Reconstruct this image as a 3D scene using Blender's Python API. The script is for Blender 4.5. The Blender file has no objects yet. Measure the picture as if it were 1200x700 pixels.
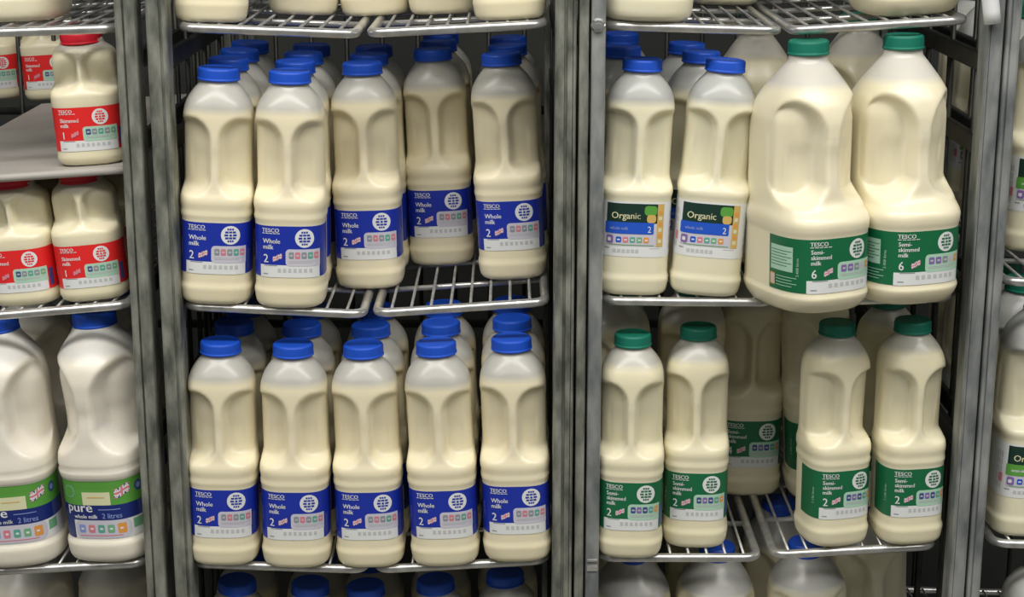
import bpy, bmesh, math
from mathutils import Vector, Matrix, Quaternion

# ------------------------------------------------------------------ camera, world, lights
TH = math.radians(14.6); F = 2048.0; ZC = 1.60
scene = bpy.context.scene
C = scene.collection
cam_d = bpy.data.cameras.new('camera'); cam = bpy.data.objects.new('camera', cam_d); C.objects.link(cam)
cam.location = (0, 0, ZC); cam.rotation_euler = (math.pi/2 - TH, 0, 0)
cam_d.sensor_width = 36.0; cam_d.lens = 36.0*F/1200.0; cam_d.clip_start = 0.05
scene.camera = cam
scene.view_settings.view_transform = 'Standard'; scene.view_settings.look = 'None'
scene.view_settings.exposure = -0.18; scene.view_settings.gamma = 1.0
scene.view_settings.use_curve_mapping = False
w = bpy.data.worlds.new('World'); scene.world = w; w.use_nodes = True
bg = w.node_tree.nodes['Background']; bg.inputs[0].default_value = (0.97, 1.0, 0.95, 1); bg.inputs[1].default_value = 0.13

def area(name, loc, tilt, sx, sy, e, col=(1.0, 0.965, 0.915)):
    l = bpy.data.lights.new(name, 'AREA'); l.shape = 'RECTANGLE'; l.size = sx; l.size_y = sy; l.energy = e; l.color = col
    o = bpy.data.objects.new(name, l); C.objects.link(o); o.location = loc; o.rotation_euler = (tilt, 0, 0)
    return o
# fluorescent rows over the aisle
area('aisle_tube_light', (0.0, 0.72, 2.95), math.radians(20), 4.2, 0.28, 80)
area('aisle_tube_light', (0.0, -0.6, 2.95), math.radians(34), 4.2, 0.28, 34)

FWD = Vector((0, math.cos(TH), -math.sin(TH))); UPV = Vector((0, math.sin(TH), math.cos(TH)))
CAM = Vector((0, 0, ZC)); Y0 = 1.758
def ray(px, py): return Vector((1, 0, 0))*((px-600)/F) - UPV*((py-350)/F) + FWD
def at(px, py, Y=Y0):
    r = ray(px, py); return CAM + r*(Y/r.y)
def hit(px, py, o, n):
    r = ray(px, py); return CAM + r*((o-CAM).dot(n)/r.dot(n))

# ------------------------------------------------------------------ materials
def mat(name, col, rough=0.5, metal=0.0, spec=0.5):
    m = bpy.data.materials.new(name); m.use_nodes = True
    b = m.node_tree.nodes['Principled BSDF']
    b.inputs['Base Color'].default_value = (*col, 1); b.inputs['Roughness'].default_value = rough
    b.inputs['Metallic'].default_value = metal; b.inputs['Specular IOR Level'].default_value = spec
    return m
def noisy(name, c1, c2, scale, rough=0.5, metal=0.0, stretch=(1, 1, 1), bump=0.0, detail=5):
    m = mat(name, c1, rough, metal); nt = m.node_tree; N = nt.nodes; L = nt.links; b = N['Principled BSDF']
    tc = N.new('ShaderNodeTexCoord'); mp = N.new('ShaderNodeMapping'); mp.inputs['Scale'].default_value = stretch
    no = N.new('ShaderNodeTexNoise'); no.inputs['Scale'].default_value = scale; no.inputs['Detail'].default_value = detail
    cr = N.new('ShaderNodeValToRGB'); cr.color_ramp.elements[0].color = (*c1, 1); cr.color_ramp.elements[1].color = (*c2, 1)
    cr.color_ramp.elements[0].position = .35; cr.color_ramp.elements[1].position = .68
    L.new(tc.outputs['Object'], mp.inputs[0]); L.new(mp.outputs[0], no.inputs['Vector'])
    L.new(no.outputs['Fac'], cr.inputs[0]); L.new(cr.outputs[0], b.inputs['Base Color'])
    if bump:
        bp = N.new('ShaderNodeBump'); bp.inputs['Strength'].default_value = bump; bp.inputs['Distance'].default_value = .002
        L.new(no.outputs['Fac'], bp.inputs['Height']); L.new(bp.outputs[0], b.inputs['Normal'])
    return m
def milk_mat(name, milk, empty, level, sss=0.35):
    """plastic bottle: milk shows through up to its level, above it the bare cloudy plastic"""
    m = mat(name, milk, 0.30); nt = m.node_tree; N = nt.nodes; L = nt.links; b = N['Principled BSDF']
    tc = N.new('ShaderNodeTexCoord'); sp = N.new('ShaderNodeSeparateXYZ'); L.new(tc.outputs['Object'], sp.inputs[0])
    oi = N.new('ShaderNodeObjectInfo'); ma = N.new('ShaderNodeMath'); ma.operation = 'MULTIPLY_ADD'
    ma.inputs[1].default_value = 0.006; L.new(oi.outputs['Random'], ma.inputs[0]); L.new(sp.outputs['Z'], ma.inputs[2])
    mr = N.new('ShaderNodeMapRange'); mr.inputs['From Min'].default_value = level-.002; mr.inputs['From Max'].default_value = level+.006
    L.new(ma.outputs[0], mr.inputs['Value'])
    no = N.new('ShaderNodeTexNoise'); no.inputs['Scale'].default_value = 9; L.new(tc.outputs['Object'], no.inputs['Vector'])
    m1 = N.new('ShaderNodeMix'); m1.data_type = 'RGBA'; m1.inputs[6].default_value = (*milk, 1)
    m1.inputs[7].default_value = (milk[0]*.96, milk[1]*.955, milk[2]*.86, 1); L.new(no.outputs['Fac'], m1.inputs[0])
    m2 = N.new('ShaderNodeMix'); m2.data_type = 'RGBA'; m2.inputs[7].default_value = (*empty, 1)
    L.new(mr.outputs[0], m2.inputs[0]); L.new(m1.outputs[2], m2.inputs[6]); L.new(m2.outputs[2], b.inputs['Base Color'])
    b.inputs['Subsurface Weight'].default_value = sss; b.inputs['Subsurface Radius'].default_value = (1.0, .8, .35)
    b.inputs['Subsurface Scale'].default_value = .006
    return m
M = {
 'blue_cap': mat('blue_cap', (.008, .075, .52), .42), 'green_cap': mat('green_cap', (.005, .16, .105), .42),
 'red_cap': mat('red_cap', (.62, .012, .03), .42),
 'blue': mat('label_blue', (.010, .030, .36), .4), 'navy': mat('label_navy', (.010, .022, .16), .4),
 'green': mat('label_green', (.006, .135, .05), .4), 'dgreen': mat('label_dark_green', (.008, .035, .025), .4),
 'leaf': mat('label_leaf_green', (.10, .33, .05), .45), 'red': mat('label_red', (.74, .022, .022), .4),
 'white': mat('label_white', (.72, .74, .74), .45), 'cream': mat('label_cream', (.66, .66, .42), .5),
 'mint': mat('label_mint', (.40, .62, .48), .5), 'lav': mat('label_lavender', (.55, .54, .62), .5),
 'grey': mat('label_grey', (.25, .27, .30), .5), 'pale': mat('label_pale_grey', (.50, .51, .52), .5),
 'pink': mat('label_pink', (.62, .20, .25), .5), 'teal': mat('label_teal', (.10, .36, .28), .5),
 'orange': mat('label_orange', (.70, .30, .06), .5), 'gold': mat('label_gold', (.60, .40, .12), .5),
 'purple': mat('label_purple', (.22, .13, .38), .5), 'blue2': mat('label_bright_blue', (.015, .09, .55), .4),
 'dblue': mat('label_side_blue', (.05, .07, .25), .5), 'lred': mat('label_light_red', (.80, .25, .25), .5),
 'lblue': mat('label_light_blue', (.22, .30, .62), .5), 'lgreen': mat('label_light_green', (.16, .40, .22), .5),
 'galv': noisy('galvanised_steel', (.10, .108, .09), (.33, .335, .29), 70, .42, .3, (1, 1, .35), .35, 8),
 'galv2': noisy('galvanised_steel_bluish', (.15, .165, .17), (.40, .415, .40), 45, .38, .35, (1, 1, .35), .3, 8),
 'zinc': noisy('bright_zinc', (.42, .42, .41), (.62, .62, .60), 60, .28, .75),
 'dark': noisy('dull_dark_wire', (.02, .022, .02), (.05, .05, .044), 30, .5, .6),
 'bolt': mat('bright_bolt', (.8, .8, .78), .22, .9),
 'board': noisy('grey_board', (.36, .34, .31), (.42, .40, .37), 12, .55),
 'rubber': mat('castor_rubber', (.03, .03, .03), .6),
 'wallm': noisy('dark_chiller_wall', (.018, .02, .018), (.03, .032, .028), 6, .7),
 'floorm': noisy('floor_tile', (.24, .235, .21), (.30, .29, .27), 4, .35),
}
MILK = {
 'std': milk_mat('whole_milk_bottle', (.81, .745, .565), (.47, .465, .42), .2035),
 'semi': milk_mat('semi_skimmed_milk_bottle', (.80, .75, .57), (.50, .495, .44), .2125),
 'org': milk_mat('organic_milk_bottle', (.79, .75, .585), (.42, .43, .41), .2025),
 'six': milk_mat('six_pint_milk_bottle', (.81, .755, .585), (.60, .58, .52), .2260),
 'one': milk_mat('one_pint_milk_bottle', (.78, .725, .55), (.50, .47, .41), .1165),
 'pure': milk_mat('white_plastic_bottle', (.79, .75, .68), (.62, .61, .57), .2300),
 'four': milk_mat('four_pint_milk_bottle', (.79, .75, .60), (.42, .42, .40), .2160),
}

# ------------------------------------------------------------------ mesh helpers
def obj(name, me, parent=None, loc=None):
    o = bpy.data.objects.new(name, me); C.objects.link(o)
    if parent is not None: o.parent = parent
    if loc is not None: o.location = loc
    return o
def thing(name, label, cat, group=None, loc=(0, 0, 0), quat=None):
    o = bpy.data.objects.new(name, None); C.objects.link(o); o.empty_display_size = .02
    o.location = loc
    if quat is not None: o.rotation_mode = 'QUATERNION'; o.rotation_quaternion = quat
    o['label'] = label; o['category'] = cat
    if group: o['group'] = group
    return o
def to_mesh(name, bm, mats, smooth=True):
    bmesh.ops.recalc_face_normals(bm, faces=bm.faces)
    me = bpy.data.meshes.new(name); bm.to_mesh(me); bm.free()
    for m in mats: me.materials.append(m)
    for p in me.polygons: p.use_smooth = smooth
    return me
def tube(bm, pts, r, seg=10, closed=False):
    pts = [Vector(p) for p in pts]; n = len(pts); rings = []
    prev = None
    for i, p in enumerate(pts):
        if closed: t = (pts[(i+1) % n]-pts[i-1]).normalized()
        else: t = (pts[min(i+1, n-1)]-pts[max(i-1, 0)]).normalized()
        a = Vector((0, 0, 1)) if abs(t.z) < .9 else Vector((1, 0, 0))
        if prev is not None: a = prev
        u = (a - t*a.dot(t)).normalized(); v = t.cross(u); prev = u
        rings.append([bm.verts.new(p + u*math.cos(2*math.pi*k/seg)*r + v*math.sin(2*math.pi*k/seg)*r) for k in range(seg)])
    m = n if closed else n-1
    for i in range(m):
        A = rings[i]; B = rings[(i+1) % n]
        for k in range(seg): bm.faces.new((A[k], A[(k+1) % seg], B[(k+1) % seg], B[k]))
    if not closed:
        bm.faces.new(rings[0]); bm.faces.new(rings[-1][::-1])
def bevel_box(bm, lo, hi, bev=0.0):
    lo = Vector(lo); hi = Vector(hi); c = (lo+hi)/2; d = hi-lo
    r = bmesh.ops.create_cube(bm, size=1.0, matrix=Matrix.Translation(c) @ Matrix.Diagonal((d.x, d.y, d.z, 1)))
    if bev:
        es = list({e for v in r['verts'] for e in v.link_edges})
        bmesh.ops.bevel(bm, geom=es, offset=bev, segments=2, affect='EDGES', profile=.5)
def lathe(bm, prof, seg=40, cx=0, cy=0, ridges=None):
    rings = []
    for j, (r, z) in enumerate(prof):
        ring = []
        for k in range(seg):
            rr = r
            if ridges and j in ridges and k % 2: rr = r - .0007
            ring.append(bm.verts.new((cx+rr*math.cos(2*math.pi*k/seg), cy+rr*math.sin(2*math.pi*k/seg), z)))
        rings.append(ring)
    for A, B in zip(rings, rings[1:]):
        for k in range(seg): bm.faces.new((A[k], A[(k+1) % seg], B[(k+1) % seg], B[k]))
    bm.faces.new(rings[0][::-1]); bm.faces.new(rings[-1])
def sstep(a, b, x):
    t = max(0., min(1., (x-a)/(b-a))); return t*t*(3-2*t)

# ------------------------------------------------------------------ bottles
class Bottle:
    """spec: W,D,H; prof [(z/H, width factor, exponent)], panel dict"""
    def __init__(s, key, W, D, H, prof, panel, cap_r, cap_z, milk, capm, n=3.2, nyoff=0.0):
        s.key, s.W, s.D, s.H, s.prof, s.panel = key, W, D, H, prof, panel
        s.cap_r, s.cap_z, s.nyoff = cap_r, cap_z, nyoff
        s.meshes = s.body(milk); s.cap = s.make_cap(capm); s.label = None
    def at(s, z):
        t = z/s.H; P = s.prof
        for i in range(len(P)-1):
            if t <= P[i+1][0] or i == len(P)-2:
                break
        p0 = P[max(i-1, 0)]; p1 = P[i]; p2 = P[i+1]; p3 = P[min(i+2, len(P)-1)]
        h = p2[0]-p1[0]; u = max(0, min(1, (t-p1[0])/h))
        out = []
        for k in (1, 2):
            d = (p2[k]-p1[k])/h
            dm = (p1[k]-p0[k])/(p1[0]-p0[0]) if p1[0] > p0[0] else d
            dp = (p3[k]-p2[k])/(p3[0]-p2[0]) if p3[0] > p2[0] else d
            m1 = 0 if d*dm <= 0 else 2*d*dm/(d+dm)
            m2 = 0 if d*dp <= 0 else 2*d*dp/(d+dp)
            out.append((2*u**3-3*u*u+1)*p1[k]+(u**3-2*u*u+u)*h*m1+(-2*u**3+3*u*u)*p2[k]+(u**3-u*u)*h*m2)
        return out
    def dims(s, z):
        f, n = s.at(z); rn = s.cap_r*.9
        # blend from the square body to the round neck
        k = s.prof[-1][1]; e = max(0., min(1., (f-k)/(1-k)))
        a = s.W/2*f; b = rn + (s.D/2-rn)*e if f <= 1 else s.D/2*f
        return a, b, n
    def perim(s, z, seg):
        a, b, n = s.dims(z); out = []
        for k in range(seg):
            t = -math.pi/2 + 2*math.pi*k/seg
            c, q = math.cos(t), math.sin(t)
            r = 1/((abs(c)**n+abs(q)**n)**(1/n))
            out.append((a*r*c, b*r*q))
        return out
    def body(s, milk):
        seg = 104; zs = []; H = s.H; top = s.prof[-1][0]*H
        z = 0.0
        while z < top:
            zs.append(z); t = z/H
            z += .0016 if t < .07 else (.0026 if t < s.panel['lo'] else .0034 if t < .7 else .0028)
        zs.append(top)
        bm = bmesh.new(); rings = []; P = s.panel
        yo = s.nyoff
        for z in zs:
            per = s.perim(z, seg); f, _n = s.at(z)
            # arc length from the front centre
            L = [0]
            for k in range(1, seg+1):
                x0, y0 = per[k-1]; x1, y1 = per[k % seg]; L.append(L[-1]+math.hypot(x1-x0, y1-y0))
            tot = L[-1]; ring = []
            for k, (x, y) in enumerate(per):
                sl = L[k] if k <= seg/2 else L[k]-tot; sx = abs(sl)
                if P:
                    dx = (P['c']-sx)/P['ai'] if sx < P['c'] else (sx-P['c'])/P['ao']
                    zt, zb = P['zt'], P['zb']
                    dz = (z-zt)/P['ht'] if z > zt else ((zb-z)/P['hb'] if z < zb else 0)
                    r = math.sqrt(dx*dx+dz*dz)
                    soft = .24 if z > zb else .24+.25*min(1, dz)
                    m = 1-sstep(1-soft, 1.06, r)
                    kz = sstep(P['led'][0], P['led'][1], z)*P['setb']; fr = sstep(.3, -.9, y/(s.D/2))
                    y = y*(1-kz*fr); x = x*(1-kz*fr*.35)
                    u = max(0., min(1., (zt+P['ht']-z)/(zt+P['ht']-zb)))
                    dd = P['depth']*m*(P['tilt'][0]+P['tilt'][1]*u)*(1-.68*sstep(P['c'], P['c']+P['ao']*.8, sx))
                    y2 = y + dd; x2 = x*(1-.16*m*P.get('inx', 1))
                    if sx < P['c'] and z > zb-.01 and z < zt: y2 += P['depth']*.10*sstep(zb-.01, zb+.02, z)*sstep(zt, zt-.02, z)
                    x, y = x2, y2
                # dimple under the base
                ring.append(bm.verts.new((x, y + yo*(1-f)*1.0, z)))
            rings.append(ring)
        for j, (A, B) in enumerate(zip(rings, rings[1:])):
            for k in range(seg): bm.faces.new((A[k], A[(k+1) % seg], B[(k+1) % seg], B[k]))
        # closed bottom and neck
        c0 = bm.verts.new((0, 0, .003)); inner = [bm.verts.new((v.co.x*.82, v.co.y*.82, .0)) for v in rings[0]]
        for k in range(seg):
            k2 = (k+1) % seg
            bm.faces.new((rings[0][k2], rings[0][k], inner[k], inner[k2])); bm.faces.new((inner[k2], inner[k], c0))
        bm.faces.new(rings[-1])
        bmesh.ops.recalc_face_normals(bm, faces=bm.faces)
        bm.normal_update()
        bm.verts.index_update(); bm.verts.ensure_lookup_table()
        nrm = [v.normal.copy() for v in bm.verts]; co = [v.co.copy() for v in bm.verts]
        hand = []; rest = []
        cw = (P['c']-P['ai'])*1.35
        for f in bm.faces:
            m = f.calc_center_median()
            (hand if (abs(m.x) < cw and m.y < 0 and P['zb'] < m.z < P['zt'] and len(f.verts) == 4) else rest).append([v.index for v in f.verts])
        bm.free(); out = []
        for nm, fl in ((s.key+'_body', rest), (s.key+'_handle', hand)):
            used = sorted({i for f in fl for i in f}); mp = {i: k for k, i in enumerate(used)}
            me = bpy.data.meshes.new(nm); me.from_pydata([co[i] for i in used], [], [[mp[i] for i in f] for f in fl])
            me.materials.append(milk)
            for p in me.polygons: p.use_smooth = True
            me.update(); me.normals_split_custom_set_from_vertices([nrm[i] for i in used]); out.append(me)
        return out
    def make_cap(s, capm):
        bm = bmesh.new(); r = s.cap_r; z0, z1 = s.cap_z, s.H; h = z1-z0
        lathe(bm, [(r*.97, z0), (r*1.02, z0+.0006), (r*1.02, z0+h*.16), (r*.985, z0+h*.20), (r, z0+h*.24), (r, z0+h*.80),
                   (r*.97, z1-h*.08), (r*.91, z1), (r*.84, z1), (r*.82, z1-.0008), (r*.4, z1-.0008)], 72, ridges={4, 5})
        for v in bm.verts: v.co.y += s.nyoff*(1-s.prof[-1][1])
        me = to_mesh(s.key+'_cap', bm, [capm])
        for p in me.polygons: p.use_smooth = abs(p.normal.z) < .5
        return me
    # (s, z) on the label zone -> point
    def lmap(s, sl, z, off):
        if not hasattr(s, '_tab'): s._tab = {}
        key = round(z, 3)
        if key not in s._tab:
            per = s.perim(key, 720); T = [(0, *per[0])]; Lr = 0
            for k in range(1, 361):
                Lr += math.hypot(per[k][0]-per[k-1][0], per[k][1]-per[k-1][1]); T.append((Lr, *per[k]))
            s._tab[key] = T
        T = s._tab[key]; a = abs(sl); lo, hi = 0, len(T)-1
        while hi-lo > 1:
            mid = (lo+hi)//2
            if T[mid][0] <= a: lo = mid
            else: hi = mid
        u = (a-T[lo][0])/(T[hi][0]-T[lo][0]); x = T[lo][1]+(T[hi][1]-T[lo][1])*u; y = T[lo][2]+(T[hi][2]-T[lo][2])*u
        tx, ty = T[hi][1]-T[lo][1], T[hi][2]-T[lo][2]; l = math.hypot(tx, ty); nx, ny = ty/l, -tx/l
        x += nx*off; y += ny*off
        return (x if sl >= 0 else -x, y, z)

_txt = {}
def text_mesh(t):
    if t not in _txt:
        cu = bpy.data.curves.new('t', 'FONT'); cu.body = t; cu.size = 1.0; cu.resolution_u = 2
        o = bpy.data.objects.new('t', cu); C.objects.link(o)
        dg = bpy.context.evaluated_depsgraph_get(); me = bpy.data.meshes.new_from_object(o.evaluated_get(dg))
        vs = [tuple(v.co) for v in me.vertices]; fs = [tuple(p.vertices) for p in me.polygons]
        bpy.data.objects.remove(o); bpy.data.curves.remove(cu); bpy.data.meshes.remove(me)
        _txt[t] = (vs, fs)
    return _txt[t]

class Label:
    """a printed sleeve: layers of thin film wrapped on the bottle, s = mm round from the front centre, z = mm up"""
    def __init__(s, b): s.b = b; s.v = []; s.f = []; s.m = []; s.mats = []
    def mi(s, m):
        if m not in s.mats: s.mats.append(m)
        return s.mats.index(m)
    def strip(s, cols, lay, m):
        off = .0003+.00018*lay; mi = s.mi(m); k0 = len(s.v)
        for (x, lo, hi) in cols:
            for q in range(4):
                zz = (lo+(hi-lo)*q/3)/1000; s.v.append(s.b.lmap(x/1000, zz, off))
        for i in range(len(cols)-1):
            for q in range(3):
                a = k0+i*4+q; s.f.append((a, a+4, a+5, a+1)); s.m.append(mi)
    def rect(s, x0, x1, z0, z1, lay, m, step=2.5):
        n = max(1, math.ceil((x1-x0)/step)); s.strip([(x0+(x1-x0)*i/n, z0, z1) for i in range(n+1)], lay, m)
    def rrect(s, x0, x1, z0, z1, r, lay, m, left_only=False):
        cols = []
        N = 5
        for i in range(N+1):
            a = math.pi/2*i/N; dx = r-r*math.cos(a); dz = r-r*math.sin(a); cols.append((x0+dx, z0+dz, z1-dz))
        n = max(1, math.ceil((x1-x0-2*r)/2.5))
        for i in range(1, n+1): cols.append((x0+r+(x1-x0-2*r)*i/n, z0, z1))
        if left_only: cols.append((x1, z0, z1))
        else:
            for i in range(N-1, -1, -1):
                a = math.pi/2*i/N; dx = r-r*math.cos(a); dz = r-r*math.sin(a); cols.append((x1-dx, z0+dz, z1-dz))
        s.strip(cols, lay, m)
    def disc(s, x, z, r, lay, m, N=16):
        s.strip([(x-r*math.cos(math.pi*i/N), z-r*math.sin(math.pi*i/N)-.001, z+r*math.sin(math.pi*i/N)+.001) for i in range(N+1)], lay, m)
    def poly(s, pts, lay, m):
        off = .0003+.00018*lay; k0 = len(s.v)
        for (x, z) in pts: s.v.append(s.b.lmap(x/1000, z/1000, off))
        s.f.append(tuple(range(k0, k0+len(pts)))); s.m.append(s.mi(m))
    def flag(s, x, z, w, h, lay, base='white', cross='pink', tilt=.35):
        """small waving union flag drawn in cells"""
        nx, nz = 14, 8
        for i in range(nx):
            for j in range(nz):
                u = (i+.5)/nx-.5; v = (j+.5)/nz-.5
                if abs(u) < .08 or abs(v) < .12: m = M[cross]
                elif abs(u) < .15 or abs(v) < .22: m = M[base]
                else:
                    d = min(abs(u-v), abs(u+v)); m = M[cross] if d < .045 else M[base] if d < .13 else M['dblue']
                x0 = x+(i/nx-.5)*w; x1 = x+((i+1)/nx-.5)*w; zz0 = z+(j/nz-.5)*h; zz1 = z+((j+1)/nz-.5)*h
                off = .0003+.00018*lay; k0 = len(s.v)
                for (a, b) in ((x0, zz0), (x1, zz0), (x1, zz1), (x0, zz1)):
                    s.v.append(s.b.lmap(a/1000, (b+(a-x)*tilt+math.sin((a-x)/w*6.28)*h*.07)/1000, off))
                s.f.append((k0, k0+1, k0+2, k0+3)); s.m.append(s.mi(m))
    def text(s, t, x, z, size, lay, m, sx=1.0, vert=False, bold=0):
        vs, fs = text_mesh(t); off = .0003+.00018*lay; mi = s.mi(m)
        for b in ([0] if not bold else [0, bold, -bold]):
            k0 = len(s.v)
            for (u, v, _) in vs:
                u = u*size*sx+b; v = v*size
                if vert: u, v = -v, u
                s.v.append(s.b.lmap((x+u)/1000, (z+v)/1000, off+abs(b)*.0002))
            for f in fs: s.f.append(tuple(k0+i for i in f)); s.m.append(mi)
    def lines(s, x0, x1, z, n, dz, lay, m, th=.5):
        for i in range(n): s.rect(x0, x1-(i % 2)*(x1-x0)*.2, z-i*dz, z-i*dz+th, lay, m)
    def build(s):
        me = bpy.data.meshes.new(s.b.key+'_label'); me.from_pydata(s.v, [], s.f)
        for m in s.mats: me.materials.append(m)
        for p, mi in zip(me.polygons, s.m): p.material_index = mi
        me.update()
        # outward normals
        bm = bmesh.new(); bm.from_mesh(me); bm.normal_update()
        fl = [f for f in bm.faces if f.normal.x*f.calc_center_median().x + f.normal.y*f.calc_center_median().y < 0]
        bmesh.ops.reverse_faces(bm, faces=fl); bm.to_mesh(me); bm.free()
        for p in me.polygons: p.use_smooth = False
        return me

def tesco_label(b, z0, z1, hs, colour, lines, num, wrap, boxm, sq, sidebox=False, k=1.0):
    """z0,z1 label bottom/top in mm, hs half front width in mm"""
    L = Label(b); H = z1-z0; c = M[colour]; u = H/54.0
    L.rect(-wrap, wrap, z0, z1, 0, c)
    L.rect(-hs*.79, hs*.92, z0-.01, z0+13*u, 1, M['white'])
    L.rrect(-hs*.06, hs*.93, z0+12*u, z0+30*u, 4*u, 2, M[boxm], left_only=True)
    # traffic light squares
    x0 = hs*.03; dx = hs*.175
    for i, q in enumerate(sq):
        L.rrect(x0+i*dx, x0+i*dx+dx*.80, z0+20*u, z0+27*u, 1.2*u, 3, M[q])
        L.rect(x0+i*dx+dx*.2, x0+i*dx+dx*.62, z0+22.6*u, z0+24.3*u, 4, M['pale'])
    L.lines(hs*.03, hs*.85, z0+17.4*u, 2, 1.6*u, 3, M['pale'], .7*u)
    # date code print on the white strip
    L.rect(-hs*.70, -hs*.56, z0+3.0*u, z0+4.0*u, 2, M['grey'])
    L.rect(-hs*.66, -hs*.30, z0+12.0*u, z0+12.8*u, 2, M['grey'])
    for i in range(7): L.rect(-hs*.28+i*hs*.145, -hs*.28+i*hs*.145+hs*.085, z0+5.5*u, z0+9.5*u, 2, M['pale'])
    # roundel
    rx, rz, rr = hs*.47, z0+41.5*u, 9.8*u
    L.disc(rx, rz, rr, 1, M['white'], 24)
    for i, hw in enumerate((.36, .58, .66, .58, .34)):
        zz = rz+(2-i)*3.1*u
        n = 3
        for q in range(n):
            a = rx-rr*hw+2*rr*hw*q/n; L.rect(a+.25*u, a+2*rr*hw/n-.35*u, zz-1.0*u, zz+1.0*u, 2, c)
    L.disc(rx, rz, 2.2*u, 3, M['white'], 10); L.disc(rx, rz, 1.3*u, 4, c, 8)
    # wording
    L.text('TESCO', -hs*.72, z1-6.6*u, 5.6*u*1.05, 2, M['white'], 1.0, bold=.12)
    for i in range(5): L.rect(-hs*.72+i*hs*.105, -hs*.72+i*hs*.105+hs*.085, z1-8.2*u, z1-7.5*u, 2, M['white'])
    ls = (5.9 if len(lines) < 3 else 5.2)*u; zz = z1-(18.2 if len(lines) < 3 else 14.5)*u
    for i, t in enumerate(lines): L.text(t, -hs*.70, zz-i*ls*1.05, ls*1.18, 2, M['white'], .95, bold=.12)
    L.text(num, -hs*.69, z0+15.5*u, 12.5*u, 2, M['white'], .9, bold=.15)
    L.flag(-hs*.29, z0+21*u, 9.5*u, 5.4*u, 2, 'lred' if colour == 'red' else 'white')
    # left side panel
    L.text('1.136 litres' if num == '2' else ('568ml' if num == '1' else '3.408 litres'), -hs*.97, z0+16*u, 4.2*u, 2, M['lblue'] if colour == 'blue' else M['mint'] if colour == 'green' else M['lred'], vert=True)
    if sidebox:
        L.rect(-wrap+3, -hs*1.12, z0+20*u, z1-9*u, 1, M['mint'])
        L.lines(-wrap+4, -hs*1.15, z1-14*u, 6, 3*u, 2, M['green'], .6)
        L.rect(-wrap+2, -wrap+10, z0+4*u, z0+16*u, 1, M['orange'])
        for i in range(4): L.rect(-wrap+2.6+i*1.9, -wrap+3.6+i*1.9, z0+5*u, z0+15*u, 2, M['white'])
        L.lines(-wrap+12, -hs*1.02, z0+14*u, 4, 3*u, 1, M['mint'], .7)
    L.rect(hs*.98, min(wrap-1, hs*1.15), z0+4*u, z0+26*u, 1, M['dblue'])
    return L.build()
def organic_label(b, z0, z1, hs, wrap, mid, midtext, num):
    L = Label(b); H = z1-z0; u = H/62.0
    L.rect(-wrap, wrap, z0, z1, 0, M['white'])
    a, e = -hs*.86, hs*.74; zp0 = z0+12*u; zp1 = z1-2*u
    L.rect(a, e, zp1-22*u, zp1, 1, M['dgreen'])
    L.rect(a, e, zp0, zp1-22*u, 1, M['lav'])
    L.rect(e-7.5*u, e, zp0, zp1, 2, M['gold'])
    for i in range(6): L.rect(e-6*u, e-2*u, zp0+4*u+i*6.5*u, zp0+8*u+i*6.5*u, 3, M['orange' if i % 2 else 'cream'])
    L.rrect(e-22*u, e-8*u, zp1-13*u, zp1-2*u, 4*u, 2, M['leaf'])
    L.rrect(e-19*u, e-9*u, zp1-21*u, zp1-12*u, 3*u, 3, M['gold'])
    L.rrect(a-1, e-11*u, zp1-34*u, zp1-21*u, 1.5*u, 3, M[mid])
    L.text('Organic', a+6*u, zp1-17*u, 10.5*u, 4, M['cream'], .95, bold=.12)
    L.text(midtext, a+5*u, zp1-29.5*u, 5*u, 4, M['lblue' if mid == 'blue2' else 'white'], .9, bold=.1)
    L.text(num, e-18*u, zp1-32*u, 10*u, 4, M['white'], .9)
    L.rrect(a+1, a+9*u, zp0+2.5*u, zp0+12*u, 2*u, 2, M['purple']); L.rrect(a+2.6, a+6.6*u, zp0+5*u, zp0+9*u, 1*u, 3, M['white'])
    for i, q in enumerate(('blue2', 'pink', 'teal', 'lgreen', 'orange')):
        x = a+12*u+i*7.6*u; L.rrect(x, x+6*u, zp0+4*u, zp0+10.5*u, 1.4*u, 2, M[q]); L.rect(x+1.5*u, x+4.5*u, zp0+6.4*u, zp0+8*u, 3, M['white'])
    L.lines(a+4, e-10*u, zp0+1*u, 1, 1, 2, M['leaf'], .8*u)
    L.rect(a-1, a+5*u, z0+8.6*u, z0+9.8*u, 1, M['grey'])
    for i in range(6): L.rect(a+9*u+i*5*u, a+12.6*u+i*5*u, z0+4.5*u, z0+8.5*u, 1, M['pale'])
    L.rect(e-15*u, e-3*u, z0+9.5*u, z0+10.3*u, 1, M['pale'])
    for sx in (-1, 1):
        for i in range(3):
            x = sx*(hs*1.02+i*4*u); x0, x1 = sorted((x, x+sx*2.2*u))
            if x1 < wrap and x0 > -wrap:
                for q in range(5): L.rect(x0, x1, z0+8*u+q*9*u, z0+15*u+q*9*u, 1, M['pale'])
    L.rect(-hs*1.12, -hs*.98, z0+16*u, z0+26*u, 2, M['pink'])
    return L.build()
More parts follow.
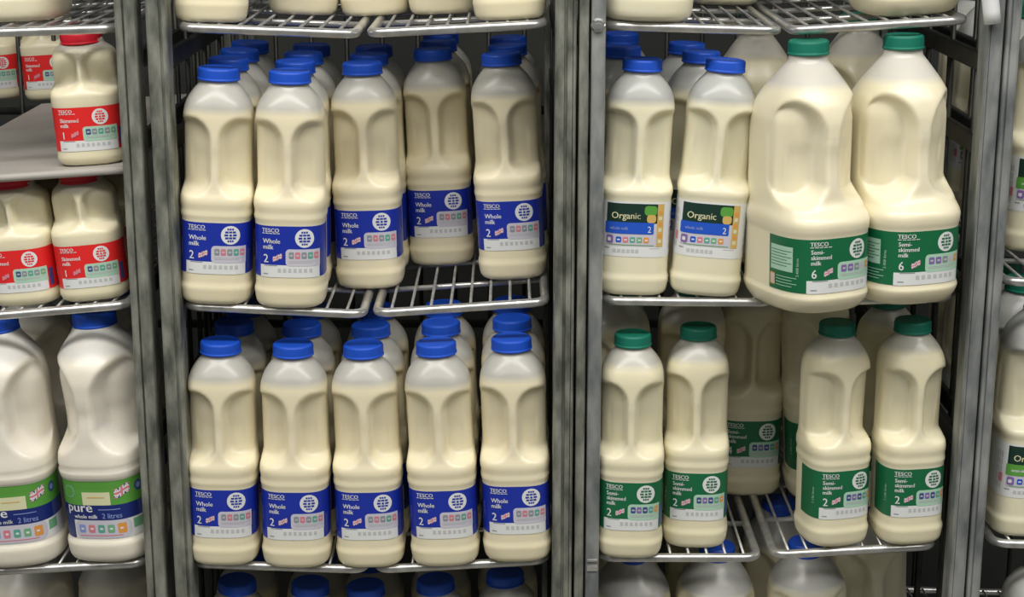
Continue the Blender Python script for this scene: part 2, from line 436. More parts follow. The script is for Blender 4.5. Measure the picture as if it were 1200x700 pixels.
def pure_label(b, z0, z1, hs, wrap):
    L = Label(b); H = z1-z0; u = H/62.0
    L.rect(-wrap, wrap, z0, z0+32*u, 0, M['white'])
    L.rect(-wrap, wrap, z1-27*u, z1, 0, M['leaf'])
    L.rect(-wrap, -hs*.55, z0, z0+36*u, 1, M['navy']); L.rect(-hs*.56, hs*1.1, z0+20*u, z0+36*u, 1, M['navy'])
    L.rect(hs*1.08, wrap, z0+20*u, z0+36*u, 1, M['dblue'])
    L.rrect(-hs*.50, hs*.84, z0+1*u, z0+20*u, 6*u, 2, M['lav'])
    for i, q in enumerate(('lblue', 'pink', 'teal', 'lgreen', 'orange')):
        x = -hs*.42+i*hs*.235; r = 1 if i < 4 else 1.25
        L.rrect(x, x+hs*.16*r, z0+(11-4.3*r)*u, z0+(11+4.3*r)*u, 1.4*u, 3, M[q]); L.rect(x+hs*.05, x+hs*.12, z0+10*u, z0+12*u, 4, M['white'])
    L.rect(-hs*.42, hs*.62, z0+3.2*u, z0+4.2*u, 3, M['pink'])
    L.text('pure', -hs*.70, z0+29*u, 14*u, 3, M['white'], 1.1, bold=.3)
    L.text('whole milk', -hs*.52, z0+22.0*u, 6.0*u, 3, M['white'], .95, bold=.12)
    L.text('2 litres', hs*.18, z0+22.0*u, 8*u, 3, M['lblue'], .9, bold=.1)
    L.rect(hs*.10, hs*.62, z0+31*u, z0+31.8*u, 2, M['lblue'])
    L.rect(-hs*.26, hs*.42, z0+36.2*u, z0+50*u, 2, M['cream']); L.rect(-hs*.14, hs*.28, z0+44*u, z0+45*u, 3, M['gold'])
    L.flag(hs*.70, z0+50*u, 16*u, 10*u, 2, 'white', 'pink', .3)
    L.disc(-hs*.60, z0+50*u, 7*u, 1, M['lgreen']); L.disc(-hs*.60, z0+50*u, 5*u, 2, M['leaf'])
    L.disc(hs*1.15, z0+51*u, 5.5*u, 1, M['dblue']); L.disc(hs*1.15, z0+51*u, 3*u, 2, M['lblue'])
    L.rect(hs*.9, hs*1.2, z0+8*u, z0+18*u, 1, M['lgreen'])
    return L.build()

P2 = [(0, .84, 3.0), (.006, .90, 3.1), (.020, .955, 3.2), (.050, .985, 3.3), (.072, 1.0, 3.3), (.080, .998, 3.3), (.088, .966, 3.3), (.10, .962, 3.3), (.365, .962, 3.3), (.376, .966, 3.3), (.386, .992, 3.3),
      (.398, .99, 3.3), (.407, .972, 3.3), (.415, .972, 3.3), (.424, .992, 3.3), (.445, 1.0, 3.3), (.460, .995, 3.3), (.485, .965, 3.2), (.53, .952, 3.1), (.72, .95, 3.0),
      (.79, .945, 3.0), (.83, .92, 2.9), (.862, .86, 2.7), (.89, .76, 2.4), (.915, .64, 2.15), (.932, .54, 2.0), (.942, .50, 2.0), (.965, .49, 2.0)]
def panel(H, c, ai, ao, zb, zt, ht, hb, depth, lo=.4, inx=1, setb=.06, led=(.445, .50), tilt=(.72, .55)): return dict(tilt=tilt, setb=setb, led=(led[0]*H, led[1]*H), c=c, ai=ai, ao=ao, zb=zb*H, zt=zt*H, ht=ht*H, hb=hb*H, depth=depth, lo=lo, inx=inx)
SQ = ('grey', 'pink', 'purple', 'teal', 'lgreen')
B = {}
def whole():
    b = Bottle('whole_milk', .0752, .0752, .243, P2, panel(.243, .0258, .0213, .050, .535, .700, .100, .062, .0150, inx=.15), .0215, .2300, MILK['std'], M['blue_cap'])
    b.label = tesco_label(b, 33.5, 87.5, 37, 'blue', ['Whole', 'milk'], '2', 62, 'lav', ('grey', 'pink', 'grey', 'teal', 'pink')); return b
PO = [(z, f, n+.5) for z, f, n in P2 if z < .35] + [(.420, .962, 3.8), (.428, .966, 3.8), (.436, .992, 3.8), (.450, 1.0, 3.8), (.465, .99, 3.8)] + [(z, f, n+.5 if z < .8 else n) for z, f, n in P2 if z > .47]
def semi():
    b = Bottle('semi_skimmed_milk', .072, .076, .243, P2, panel(.243, .0250, .0208, .048, .53, .705, .100, .055, .0150, inx=.15), .0195, .2300, MILK['semi'], M['green_cap'])
    b.label = tesco_label(b, 33.5, 87.5, 36, 'green', ['Semi-', 'skimmed', 'milk'], '2', 62, 'mint', ('dblue', 'purple', 'dblue', 'teal', 'orange')); return b
def organic():
    b = Bottle('organic_milk', .0752, .0764, .243, PO, panel(.243, .0268, .0225, .058, .52, .71, .085, .050, .0145, inx=.15, setb=.10), .0205, .2305, MILK['org'], M['blue_cap'], n=3.6)
    b.label = organic_label(b, 42, 100, 37.5, 66, 'blue2', 'whole milk', '2'); return b
def organic_semi():
    b = Bottle('organic_semi_milk', .080, .080, .262, PO, panel(.262, .0275, .0245, .048, .52, .69, .105, .050, .0145, inx=.15, setb=.10), .0205, .2465, MILK['org'], M['green_cap'])
    b.label = organic_label(b, 46, 106, 39.5, 68, 'leaf', 'semi-skimmed milk', '2'); return b
P6 = [(0, .80, 2.7), (.006, .87, 2.8), (.025, .94, 2.9), (.050, .985, 3.0), (.066, 1.0, 3.0), (.074, .995, 3.0), (.082, .975, 3.1), (.30, .975, 3.1), (.312, .99, 3.1),
      (.34, 1.0, 3.1), (.360, .99, 3.0), (.39, .955, 3.0), (.43, .94, 3.0), (.60, .93, 3.0), (.70, .925, 2.9), (.76, .88, 2.7), (.82, .755, 2.4), (.88, .565, 2.1),
      (.91, .455, 2.0), (.925, .395, 2.0), (.96, .375, 2.0)]
def six():
    b = Bottle('six_pint_milk', .103, .140, .268, P6, panel(.268, .0400, .0320, .052, .485, .65, .145, .08, .022, inx=.15, setb=.15, led=(.345, .43), tilt=(.75, .45)), .0205, .2535, MILK['six'], M['green_cap'], n=3)
    b.label = tesco_label(b, 24, 79, 44, 'green', ['Semi-', 'skimmed', 'milk'], '6', 84, 'mint', ('purple', 'purple', 'grey', 'pale', 'orange'), sidebox=True); return b
PP = [(0, .84, 2.8), (.006, .90, 2.9), (.02, .965, 3.0), (.045, .99, 3.1), (.085, 1.0, 3.1), (.096, .99, 3.1), (.106, .955, 3.1), (.112, .955, 3.1), (.355, .955, 3.1), (.365, .985, 3.1), (.395, 1.0, 3.1),
      (.402, .975, 3.1), (.410, .995, 3.1), (.44, .985, 3.1), (.50, .955, 3.0), (.62, .945, 2.9), (.74, .95, 2.8), (.80, .91, 2.6), (.86, .77, 2.4), (.91, .60, 2.1), (.93, .53, 2.0), (.965, .46, 2.0)]
def pure():
    b = Bottle('pure_milk', .096, .125, .268, PP, panel(.268, .045, .0360, .052, .57, .68, .16, .11, .023, inx=.05, setb=.0, tilt=(.75, .45)), .0235, .2530, MILK['pure'], M['blue_cap'], n=3)
    b.label = pure_label(b, 30, 96, 46, 78); return b
def tall():
    b = Bottle('tall_semi_skimmed_milk', .080, .092, .268, P2, panel(.268, .0265, .0240, .041, .53, .68, .12, .06, .014, inx=.15), .0205, .2525, MILK['six'], M['green_cap'])
    b.label = tesco_label(b, 37, 94, 40, 'green', ['Semi-', 'skimmed', 'milk'], '4', 66, 'mint', ('dblue', 'purple', 'dblue', 'teal', 'orange')); return b
def four():
    b = Bottle('four_pint_milk', .094, .118, .262, PP, panel(.262, .040, .033, .048, .56, .68, .14, .10, .018, inx=.15), .0205, .2470, MILK['four'], M['blue_cap'], n=3)
    b.label = tesco_label(b, 30, 88, 45, 'blue', ['Whole', 'milk'], '4', 76, 'lav', SQ); return b
P1 = [(0, .85, 3.0), (.01, .91, 3.1), (.035, .97, 3.2), (.07, 1.0, 3.2), (.10, .99, 3.2), (.115, .985, 3.2), (.45, .985, 3.2), (.47, 1.0, 3.2), (.54, 1.0, 3.2), (.585, .965, 3.1), (.63, .93, 3.0),
      (.78, .93, 3.0), (.84, .89, 2.8), (.875, .80, 2.5), (.90, .70, 2.1), (.915, .63, 2.0), (.95, .60, 2.0)]
def one():
    b = Bottle('one_pint_milk', .0725, .0725, .1345, P1, panel(.1345, .0255, .0235, .038, .65, .76, .13, .085, .0105, inx=.15, setb=.10, led=(.54, .62)), .0215, .1225, MILK['one'], M['red_cap'])
    b.label = tesco_label(b, 16, 61, 36, 'red', ['Skimmed', 'milk'], '1', 58, 'mint', ('dblue', 'grey', 'teal', 'grey', 'lgreen')); return b
for nm, fn in (('whole', whole), ('semi', semi), ('organic', organic), ('osemi', organic_semi), ('six', six), ('pure', pure), ('four', four), ('tall', tall), ('one', one)): B[nm] = fn()

def add_bottle(kind, leaf, px, py, label, group, yaw=0.0, lean=0.0, back=0.0):
    """stands on the shelf leaf with its front foot seen at px, py"""
    b = B[kind]; o, X, Y, Z = leaf
    p = hit(px, py, o, Z)
    R = Matrix((X, Y, Z)).transposed()
    q = R.to_quaternion() @ Quaternion((0, 0, 1), math.radians(yaw))
    if lean: q = Quaternion((0, 1, 0), math.radians(lean)) @ q
    p = p + (q @ Vector((0, 1, 0)))*(b.D/2*.93+back)
    p = p + Z*(abs(math.sin(math.radians(lean)))*b.W*.40 + .0003)
    t = thing('milk_bottle', label, 'milk bottle', group, p, q)
    obj('bottle_body', b.meshes[0], t); obj('handle', b.meshes[1], t); obj('cap', b.cap, t)
    obj('printed_label', b.label, t)
    return t

# ------------------------------------------------------------------ the setting
bm = bmesh.new(); bevel_box(bm, (-3.0, -2.5, -.05), (3.0, 2.9, 0)); fo = obj('floor', to_mesh('floor', bm, [M['floorm']], False)); fo['kind'] = 'structure'
bm = bmesh.new(); bevel_box(bm, (-3.0, 2.75, 0), (3.0, 2.85, 2.6)); wo = obj('wall_back', to_mesh('wall_back', bm, [M['wallm']], False)); wo['kind'] = 'structure'

# ------------------------------------------------------------------ roll cages
def post_mesh(x0, x1, y0, y1, z0, z1, grooves, m, bev=.003):
    """a folded steel post: box with long pressed grooves in its front face"""
    bm = bmesh.new(); bev = min(bev, (x1-x0)*.2)
    prof = [(x0+bev, y0), ]
    for g, gw, gd in grooves:
        gx = x0+(x1-x0)*g; prof += [(gx-gw, y0), (gx-gw*.5, y0+gd), (gx+gw*.5, y0+gd), (gx+gw, y0)]
    prof += [(x1-bev, y0), (x1-bev*.3, y0+bev*.3), (x1, y0+bev), (x1, y1), (x0, y1), (x0, y0+bev), (x0+bev*.3, y0+bev*.3)]
    a = [bm.verts.new((x, y, z0)) for x, y in prof]; b2 = [bm.verts.new((x, y, z1)) for x, y in prof]; n = len(prof)
    for i in range(n): bm.faces.new((a[i], a[(i+1) % n], b2[(i+1) % n], b2[i]))
    bm.faces.new(a[::-1]); bm.faces.new(b2)
    return to_mesh('post', bm, [m], False)
def xat(px, Y=Y0): return (px-600)/F*(Y/math.cos(TH))
def cage(label, posts_l, posts_r, depth=.62, Yf=Y0-.012, top=1.74):
    """posts: list of (px0, px1 at mid height, grooves, material)"""
    xs = [xat(p[0], Yf) for p in posts_l+posts_r] + [xat(p[1], Yf) for p in posts_l+posts_r]
    xa, xb = min(xs), max(xs); xm = (xa+xb)/2
    t = thing('roll_cage', label, 'trolley', 'steel roll cages in a row', (xm, Yf+depth/2, 0))
    inv = Vector((-xm, -(Yf+depth/2), 0))
    def part(name, me): return obj(name, me, t, inv)
    z0 = .16
    for (p0, p1, gr, m) in posts_l+posts_r:
        part('post', post_mesh(xat(p0, Yf), xat(p1, Yf), Yf, Yf+.030, z0, top, gr, m))
    for (p0, p1, gr, m) in (posts_l[:1]+posts_r[-1:]):
        part('post', post_mesh(xat(p0, Yf), xat(p1, Yf), Yf+depth-.03, Yf+depth, z0, top, [], m))
    # side panels: rails and upright wires
    for X in (xa+.011, xb-.011):
        for z in (.30, .62, .98, 1.145, 1.30, 1.385, 1.60, top-.02):
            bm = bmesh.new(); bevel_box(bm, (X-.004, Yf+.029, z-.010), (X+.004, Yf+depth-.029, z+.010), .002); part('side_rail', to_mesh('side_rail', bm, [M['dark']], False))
        bm = bmesh.new(); n = int((depth-.08)/.085)
        for i in range(n): y = Yf+.052+i*(depth-.09)/(n-1); tube(bm, [(X, y, .30), (X, y, top-.02)], .0028, 6)
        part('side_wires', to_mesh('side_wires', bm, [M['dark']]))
    # back panel
    bm = bmesh.new(); yb = Yf+depth-.015; n = int((xb-xa)/.045)
    for i in range(1, n): x = xa+(xb-xa)*i/n; tube(bm, [(x, yb, .2), (x, yb, top-.02)], .003, 6)
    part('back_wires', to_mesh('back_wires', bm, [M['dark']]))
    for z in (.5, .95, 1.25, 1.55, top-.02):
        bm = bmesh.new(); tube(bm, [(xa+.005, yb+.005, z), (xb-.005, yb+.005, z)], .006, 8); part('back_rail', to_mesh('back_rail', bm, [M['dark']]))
    # base and castors
    bm = bmesh.new(); bevel_box(bm, (xa, Yf+.001, .14), (xb, Yf+depth, .165), .004); part('base', to_mesh('base', bm, [M['galv']], False))
    for sx in (xa+.05, xb-.05):
        for sy in (Yf+.07, Yf+depth-.07):
            bm = bmesh.new()
            bevel_box(bm, (sx-.018, sy-.02, .095), (sx+.018, sy+.02, .141), .002)
            fk = part('castor', to_mesh('castor', bm, [M['galv']], False))
            bm = bmesh.new(); bmesh.ops.create_cone(bm, cap_ends=True, segments=28, radius1=.052, radius2=.052, depth=.026, matrix=Matrix.Translation((sx, sy, .052)) @ Matrix.Rotation(math.pi/2, 4, 'Y'))
            obj('wheel', to_mesh('wheel', bm, [M['rubber']]), fk)
    return t, inv
G = lambda *a: list(a)
cB, iB = cage('galvanised roll cage holding the blue labelled whole milk, second from the left',
     [(187, 210, G((.72, .0016, .0025)), M['galv'])], [(649, 673, G((.5, .0018, .003), (.86, .001, .002)), M['galv'])])
cC, iC = cage('galvanised roll cage holding green and organic milk, third from the left',
     [(676, 687, [], M['galv']), (689.5, 706, [], M['galv2'])], [(1136, 1155, G((.15, .0012, .002)), M['galv2'])])
cA, iA = cage('galvanised roll cage cut off at the left edge, holding red labelled milk',
     [(-260, -236, [], M['galv'])], [(152, 176, G((.42, .0012, .004)), M['galv'])])
cD, iD = cage('galvanised roll cage cut off at the right edge of the row',
     [(1157.5, 1174, G((.3, .001, .002)), M['galv2'])], [(1600, 1624, [], M['galv'])])
# bolt and welded bracket on the posts of the third cage
def bolt(px, py, r, parent, inv, nm='bolt'):
    p = at(px, py, Y0-.012); bm = bmesh.new()
    bmesh.ops.create_cone(bm, cap_ends=True, segments=20, radius1=r, radius2=r*.75, depth=.005, matrix=Matrix.Translation(p+Vector((0, -.002, 0))) @ Matrix.Rotation(math.pi/2, 4, 'X'))
    bmesh.ops.create_cone(bm, cap_ends=True, segments=6, radius1=r*.4, radius2=r*.4, depth=.004, matrix=Matrix.Translation(p+Vector((0, -.005, 0))) @ Matrix.Rotation(math.pi/2, 4, 'X'))
    obj(nm, to_mesh(nm, bm, [M['bolt']], False), parent, inv)
bolt(701, 30, .0075, cC, iC); 
def band(px0, px1, py, h, parent, inv, m, nm='weld_band'):
    a = at(px0, py, Y0-.012); b2 = at(px1, py, Y0-.012); bm = bmesh.new()
    bevel_box(bm, (a.x, a.y-.002, a.z-h/2), (b2.x, a.y+.031, a.z+h/2), .001); obj(nm, to_mesh(nm, bm, [m], False), parent, inv)
band(687.4, 700.8, 666, .006, cC, iC, M['bolt']); band(687.4, 700.8, 657, .003, cC, iC, M['zinc'])
# bright latch tongue over the top of the third cage's right post
a = at(1158, 12, Y0-.012); bm = bmesh.new()
tube(bm, [a+Vector((-.005, -.0085, .10)), a+Vector((-.004, -.0085, .03)), a+Vector((.001, -.0085, .0)), a+Vector((.003, -.0085, -.012))], .0085, 14)
obj('latch_tongue', to_mesh('latch_tongue', bm, [M['white']]), cC, iC)

# ------------------------------------------------------------------ shelves
def leaf_frame(pL, pR, Yf=Y0):
    L = at(*pL, Yf); R = at(*pR, Yf)
    X = (R-L).normalized(); Y = Vector((0, 1, 0)); Z = X.cross(Y).normalized(); return L, R, X, Y, Z
def wire_shelf(pL, pR, label, Yf=Y0, depth=.54, dz=0.0, mid=.105, group='wire shelf leaves of the roll cages'):
    L, R, X, Y, Z = leaf_frame(pL, pR, Yf)
    L = L+Vector((0, 0, dz)); R = R+Vector((0, 0, dz)); w = (R-L).length; c = (L+R)/2
    q = Matrix((X, Y, Z)).transposed().to_quaternion()
    t = thing('wire_shelf', label, 'shelf', group, c, q)
    r = .0048; bm = bmesh.new(); pts = []; cr = .014
    hw = w/2-r
    for (cx, cy, a0) in ((hw-cr, r+cr, -90), (hw-cr, depth-cr, 0), (-hw+cr, depth-cr, 90), (-hw+cr, r+cr, 180)):
        for i in range(6):
            a = math.radians(a0+90*i/5); pts.append((cx+cr*math.cos(a), cy+cr*math.sin(a), -r))
    tube(bm, pts, r, 14, closed=True); obj('frame', to_mesh('frame', bm, [M['zinc']]), t)
    n = max(2, round((w-.02)/.0185)); bm = bmesh.new()
    for i in range(1, n):
        x = -w/2+w*i/n; tube(bm, [(x, r, -.0016), (x, depth-r, -.0016)], .0016, 8)
    obj('wires', to_mesh('wires', bm, [M['zinc']]), t)
    y = mid
    while y < depth-.03:
        bm = bmesh.new(); tube(bm, [(-hw, y, -.0058), (hw, y, -.0058)], .0030, 10); obj('cross_bar', to_mesh('cross_bar', bm, [M['zinc']]), t); y += mid
    return (c, X, Y, Z)
def board_shelf(pL, pR, label, Yf=Y0, depth=.56):
    L, R, X, Y, Z = leaf_frame(pL, pR, Yf); w = (R-L).length; c = (L+R)/2
    q = Matrix((X, Y, Z)).transposed().to_quaternion()
    t = thing('board_shelf', label, 'shelf', None, c, q)
    bm = bmesh.new(); bevel_box(bm, (-w/2, .002, -.006), (w/2, depth, 0), .002); obj('panel', to_mesh('panel', bm, [M['board']], False), t)
    bm = bmesh.new(); tube(bm, [(-w/2, .002, -.003), (w/2, .002, -.003)], .0042, 10); obj('front_lip', to_mesh('front_lip', bm, [M['board']]), t)
    return (c, X, Y, Z)
S = {}
S['B1L'] = wire_shelf((206, 27), (421, 35), 'top left wire shelf leaf of the blue milk cage')
S['B1R'] = wire_shelf((428, 34), (642, 23), 'top right wire shelf leaf of the blue milk cage')
S['B2L'] = wire_shelf((213, 355), (430, 365), 'left wire shelf leaf under the upper full row of blue labelled bottles')
S['B2R'] = wire_shelf((435, 364), (644, 350), 'right wire shelf leaf with bare wires before the set back blue labelled bottles')
S['B3L'] = wire_shelf((222, 658), (432, 665), 'left wire shelf leaf under the lower full row of blue labelled bottles')
S['B3R'] = wire_shelf((437, 665), (644, 654), 'right wire shelf leaf under the lower full row of blue labelled bottles')
S['B4L'] = wire_shelf((222, 658), (432, 665), 'left wire shelf leaf below the lower blue labelled row, hidden under its bottles', dz=-.298)
S['B4R'] = wire_shelf((437, 665), (644, 654), 'right wire shelf leaf below the lower blue labelled row, hidden under its bottles', dz=-.298)
S['C1L'] = wire_shelf((710, 25), (919, 31), 'top left wire shelf leaf above the blue capped organic bottles')
S['C1R'] = wire_shelf((925, 31), (1138, 18), 'top right wire shelf leaf above the six pint bottles')
S['C2L'] = wire_shelf((706, 349), (909, 351), 'wire shelf leaf under the two blue capped organic bottles')
S['C2R'] = wire_shelf((915, 351), (1120, 345), 'wire shelf leaf under the two six pint bottles')
S['C3L'] = wire_shelf((700, 651), (894, 651), 'wire shelf leaf under the two left green labelled two pint bottles')
S['C3R'] = wire_shelf((903, 648), (1100, 637), 'wire shelf leaf under the two right green labelled two pint bottles')
S['C4L'] = wire_shelf((700, 651), (894, 651), 'lowest left wire shelf leaf of the green milk cage', dz=-.287)
S['C4R'] = wire_shelf((903, 648), (1100, 637), 'lowest right wire shelf leaf of the green milk cage', dz=-.287)
S['A1'] = wire_shelf((-120, 37), (137, 28), 'wire shelf leaf at the top left above the red capped bottle')
S['A2'] = board_shelf((-120, 214), (146, 196), 'solid pale grey shelf board with one red labelled bottle standing on it')
S['A3'] = wire_shelf((-110, 375), (152, 353), 'wire shelf leaf under the two lower red labelled bottles')
S['A4'] = wire_shelf((-100, 672), (172, 657), 'wire shelf leaf under the two large pure milk bottles')
S['A5'] = wire_shelf((-100, 672), (172, 657), 'wire shelf leaf below the large pure milk bottles', dz=-.30)
S['D2'] = wire_shelf((1176, 326), (1390, 332), 'wire shelf leaf at the right edge between two cut off bottles')
S['D3'] = wire_shelf((1162, 634), (1372, 640), 'wire shelf leaf at the right edge under the cut off organic bottle')
S['D4'] = wire_shelf((1162, 634), (1372, 640), 'lowest wire shelf leaf at the right edge', dz=-.292)

# ------------------------------------------------------------------ bottles on the shelves
order = ['first', 'second', 'third', 'fourth', 'fifth']
g = 'whole milk bottles in the blue labelled cage'
for i, (px, py, lf, yw) in enumerate([(247, 27, 'B1L', 8), (352, 18, 'B1L', 0), (438, 19, 'B1R', 0), (519, 17, 'B1R', 0), (597, 24, 'B1R', -2)]):
    add_bottle('whole', S[lf], px, py, 'milk bottle cut off by the top edge above the blue row, ' + ['far left', 'left of centre', 'middle of five', 'right of centre', 'far right'][i], g, yw)
for i, (px, py, lf, yw, ln, txt) in enumerate([
    (250, 358, 'B2L', 2, 0, 'leftmost at the shelf front'), (338, 363, 'B2L', 1, -1.4, 'second from left, over the front bar'),
    (432, 341, 'B2R', -1, 2.7, 'middle one, set back a little'), (517, 313, 'B2R', -1, 1.8, 'fourth, pushed furthest back behind bare wires'), (600, 329, 'B2R', -3, .8, 'rightmost, behind bare wires')]):
    add_bottle('whole', S[lf], px, py, 'blue labelled whole milk bottle, upper full row, ' + txt, g, yw, ln)
for i, (px, py, lf, yw, ln) in enumerate([(260, 665, 'B3L', 1, -1.2), (345, 668, 'B3L', 0, -1.6), (433, 668, 'B3R', 0, 2.2), (521, 666, 'B3R', -1, 1.2), (606, 661, 'B3R', -2, 1.5)]):
    add_bottle('whole', S[lf], px, py, 'blue labelled whole milk bottle, lower full row front, %s from the left' % order[i], g, yw, ln)
# rows behind, upper shelf
def behind(kind, leaf, fx, fy, rows, vpx, lab, group, yaw=0, lean=0, pitch=None, dxs=None):
    b = B[kind]; o, X, Y, Z = S[leaf]
    f = hit(fx, fy, o, Z)
    for r in range(1, rows+1):
        d = (pitch or b.D+.003)*r
        q = f + Vector((0, d, 0)) + X*((dxs[r-1] if dxs else 0))
        q = q - Z*((q-o).dot(Z))
        # project back to pixels
        v = q-CAM; de = v.dot(FWD); px = 600+F*v.x/de; py = 350-F*v.dot(UPV)/de
        add_bottle(kind, S[leaf], px, py, lab % ('second row', 'third row', 'fourth row', 'fifth row')[r-1], group, yaw, lean)
names5 = ['leftmost', 'second', 'middle', 'fourth', 'rightmost']
for i, (px, py, lf, rows, dx) in enumerate([(250, 358, 'B2L', 3, -.001), (337, 363, 'B2L', 3, -.003), (433, 341, 'B2R', 2, .001), (517, 313, 'B2R', 2, .003), (602, 329, 'B2R', 2, .004)]):
    behind('whole', lf, px, py, rows, 0, 'shaded blue capped bottle behind the %s upper full row one, %%s' % names5[i], g, 0, (-.6, -1.6, 2.6, 2.0, 1.4)[i], None, [dx]*4)
for i, (px, py, lf, rows, dx) in enumerate([(261, 665, 'B3L', 2, 0), (346, 668, 'B3L', 2, -.001), (434, 668, 'B3R', 2, .001), (521, 666, 'B3R', 2, .001), (607, 661, 'B3R', 2, .001)]):
    behind('whole', lf, px, py, rows, 0, 'shaded blue capped bottle behind the %s lower full row one, %%s' % names5[i], g, 0, (-1, -1.6, 2.2, 1.6, 1.5)[i], None, [dx]*4)
# lowest shelf of the blue cage: only caps and shoulders show
def on_leaf(kind, leaf, X_, back, label, group, yaw=0, lean=0):
    """X_ px of its centre at the shelf front line, back = metres from the front edge to the bottle front"""
    b = B[kind]; o, X, Y, Z = S[leaf]
    x = X_ ; p = o + X*(x-o.x)/X.x + Y*back
    v = p-CAM; de = v.dot(FWD); return add_bottle(kind, S[leaf], 600+F*v.x/de, 350-F*v.dot(UPV)/de, label, group, yaw, lean)
for i, (px, bk) in enumerate([(260, .045), (348, .045), (438, .045), (522, .05), (606, .06)]):
    xx = (px-600)/F*1.93
    on_leaf('whole', 'B4L' if i < 2 else 'B4R', xx, bk, 'blue capped bottle cut off by the bottom edge, %s from the left' % order[i], g)
    on_leaf('whole', 'B4L' if i < 2 else 'B4R', xx, bk+.08, 'shaded bottle behind the %s bottle of the cut off bottom blue row' % names5[i], g)

# third cage, top shelf
g = 'large bottles on the top shelf of the green milk cage'
add_bottle('four', S['C1L'], 763, 27, 'large milk bottle cut off by the top edge, leftmost above the organic bottles', g, 3)
add_bottle('four', S['C1L'], 846, 7, 'large milk bottle set back on the top shelf beside bare wires', g, 0)
add_bottle('six', S['C1R'], 1082, 19, 'large milk bottle cut off by the top edge, above the right six pint bottle', g, 6)
# organic
g = 'organic milk bottles with blue caps'
add_bottle('organic', S['C2L'], 742, 348, 'blue capped organic whole milk bottle at the front, left one beside the post', g, 0, 1.3)
add_bottle('organic', S['C2L'], 826, 350, 'blue capped organic whole milk bottle leaning right beside the six pint bottle', g, -3, 3.4)
behind('organic', 'C2L', 729, 331, 1, 0, 'blue capped organic bottle in shade behind the left one by the post, %s', g, 0, 0, .06)
behind('organic', 'C2L', 822, 350, 2, 0, 'blue capped organic bottle in shade behind the leaning one, %s', g, 0, 1.2, None, (-.002, -.010))
behind('organic', 'C2L', 729, 302, 1, 0, 'organic bottle deepest in shade behind the post, %s', g, 0, 0)
# six pint
g = 'six pint semi-skimmed milk bottles with green caps'
add_bottle('six', S['C2R'], 981, 369, 'big six pint semi-skimmed bottle jutting over the shelf front, left one', g, 21, .3)
add_bottle('six', S['C2R'], 1083, 360, 'big six pint semi-skimmed bottle, right one beside the cage side', g, 15, .6)
g = 'six pint bottles in shade at the back of the middle shelf'
behind('six', 'C2R', 918, 351, 1, 0, 'big milk bottle in shade behind the left six pint bottle, %s', g, 0, 0, .155)
behind('six', 'C2R', 1052, 345, 1, 0, 'big milk bottle in shade behind the right six pint bottle, %s', g, 0, 0, .175)
# semi skimmed 2 pint
g = 'two pint semi-skimmed milk bottles with green caps'
add_bottle('semi', S['C3L'], 737, 656, 'green labelled two pint bottle at the far left beside the post', g, -4, 0)
add_bottle('semi', S['C3L'], 814, 644, 'green labelled two pint bottle, second from the left, set back a little', g, -5, -.4)
add_bottle('semi', S['C3R'], 988, 643, 'green labelled two pint bottle beside the bare wires, third from the left', g, 13, 2.7)
add_bottle('semi', S['C3R'], 1073, 641, 'green labelled two pint bottle, rightmost beside the cage side', g, 7, 2.3)
add_bottle('tall', S['C3L'], 878, 583, 'green labelled bottle standing back behind the gap in the front row', g, 0, 0)
add_bottle('tall', S['C3R'], 966, 587, 'green labelled bottle at the back half hidden by the third front bottle', g, 0, 0)
behind('tall', 'C3L', 728, 656, 2, 0, 'taller milk bottle in shade behind the far left green labelled one, %s', g, 0, 0, .100)
behind('tall', 'C3L', 820, 645, 1, 0, 'taller milk bottle in shade behind the second green labelled one, %s', g, 0, 0, .100)
add_bottle('semi', S['C3R'], 1046, 598, 'green capped bottle in shade between and behind the two right green labelled ones', g, 0, 1.0)

# bottom of the third cage
g = 'large blue capped bottles on the lowest shelf'
for i, (px, bk, lf, tx) in enumerate([(742, .03, 'C4L', 'leftmost beside the post'), (842, .035, 'C4L', 'second from the left'), (962, .03, 'C4R', 'third from the left'),
                             (1058, .14, 'C4R', 'set back at the right')]):
    on_leaf('four', lf, (px-600)/F*1.97, bk, 'large milk bottle cut off by the bottom edge, ' + tx, g)
for i, (px, bk, lf) in enumerate([(738, .16, 'C4L'), (841, .165, 'C4L'), (950, .16, 'C4R')]):
    on_leaf('four', lf, (px-600)/F*1.97, bk, 'shaded large bottle behind the %s of the cut off large bottles' % ['first', 'second', 'third'][i], g)

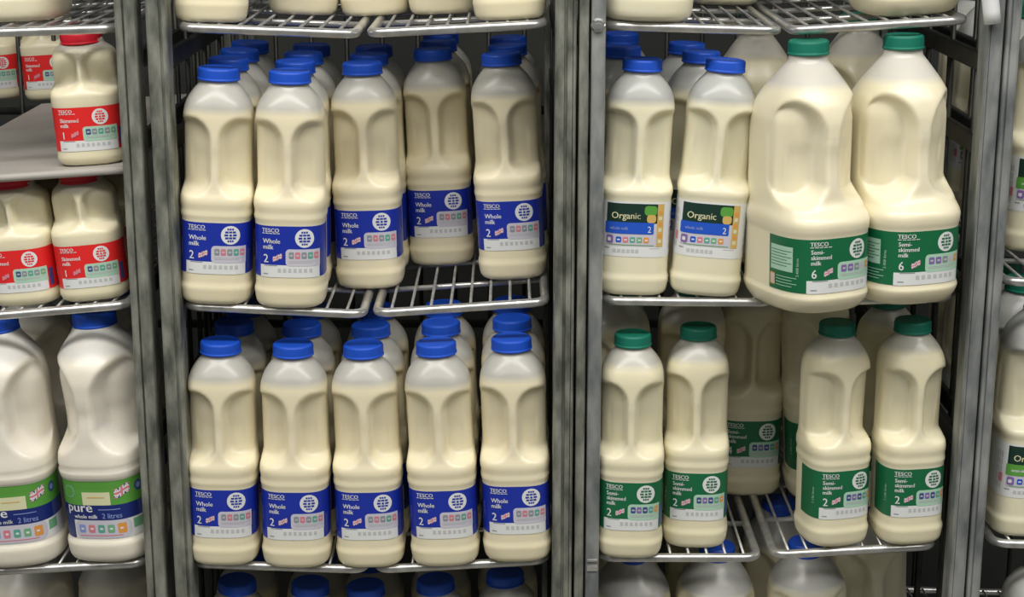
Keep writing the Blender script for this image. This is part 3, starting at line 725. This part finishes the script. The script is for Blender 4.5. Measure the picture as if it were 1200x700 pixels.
# left cage
g = 'one pint skimmed milk bottles with red caps'
add_bottle('four', S['A1'], 12, 27, 'milk bottle cut off by the top left corner of the photo', None, 0)
add_bottle('one', S['A2'], 105, 195, 'red labelled one pint bottle alone on the grey shelf board', g, 2, .5)
add_bottle('one', S['A3'], 25, 360, 'red labelled one pint bottle cut off at the left edge, under the board', g, -3, 0)
add_bottle('one', S['A3'], 108, 354, 'red labelled one pint bottle beside the post, under the board', g, 3, 0)
for i, px in enumerate((-5, 57)):
    add_bottle('one', S['A2'], px, 118, ['red labelled bottle far back on the board at the left edge', 'red labelled bottle far back on the board, behind the lone one'][i], g, 0, 0)
behind('one', 'A3', 25, 360, 1, 0, 'red capped bottle in shade behind the one at the left edge, %s', g)
behind('one', 'A3', 108, 354, 1, 0, 'red capped bottle in shade behind the one beside the post, %s', g)
g = 'two litre pure milk bottles'
add_bottle('pure', S['A4'], 20, 668, 'large white pure milk bottle with green and navy label, cut off at the left edge', g, 4, 0)
add_bottle('pure', S['A4'], 119, 662, 'large white pure milk bottle with green and navy label beside the post', g, -10, 0)
behind('pure', 'A4', 10, 668, 1, 0, 'white bottle in shade behind the pure bottle at the left edge, %s', g, 0, 0, .13)
behind('pure', 'A4', 116, 662, 1, 0, 'white bottle in shade behind the pure bottle beside the post, %s', g, 0, 0, .13)
for i, px in enumerate((24, 129)):
    on_leaf('pure', 'A5', (px-600)/F*1.97, .09, 'shaded white bottle top at the bottom left, ' + ['nearer the photo edge', 'nearer the post'][i], g)
# right cage
g = 'organic bottles at the right edge'
add_bottle('osemi', S['D2'], 1220, 297, 'organic milk bottle cut off at the right edge, upper one', g, 0, 0)
behind('osemi', 'D2', 1220, 297, 4, 0, 'organic milk bottle in shade behind the upper one at the right edge, %s', g)
add_bottle('osemi', S['D3'], 1208, 631, 'organic milk bottle with green cap cut off at the right edge, lower one', g, 3, 0)
behind('osemi', 'D3', 1208, 631, 4, 0, 'organic milk bottle in shade behind the lower one at the right edge, %s', g)
on_leaf('osemi', 'D4', (1202-600)/F*1.97, .0, 'green capped bottle cut off by the bottom right corner', g)
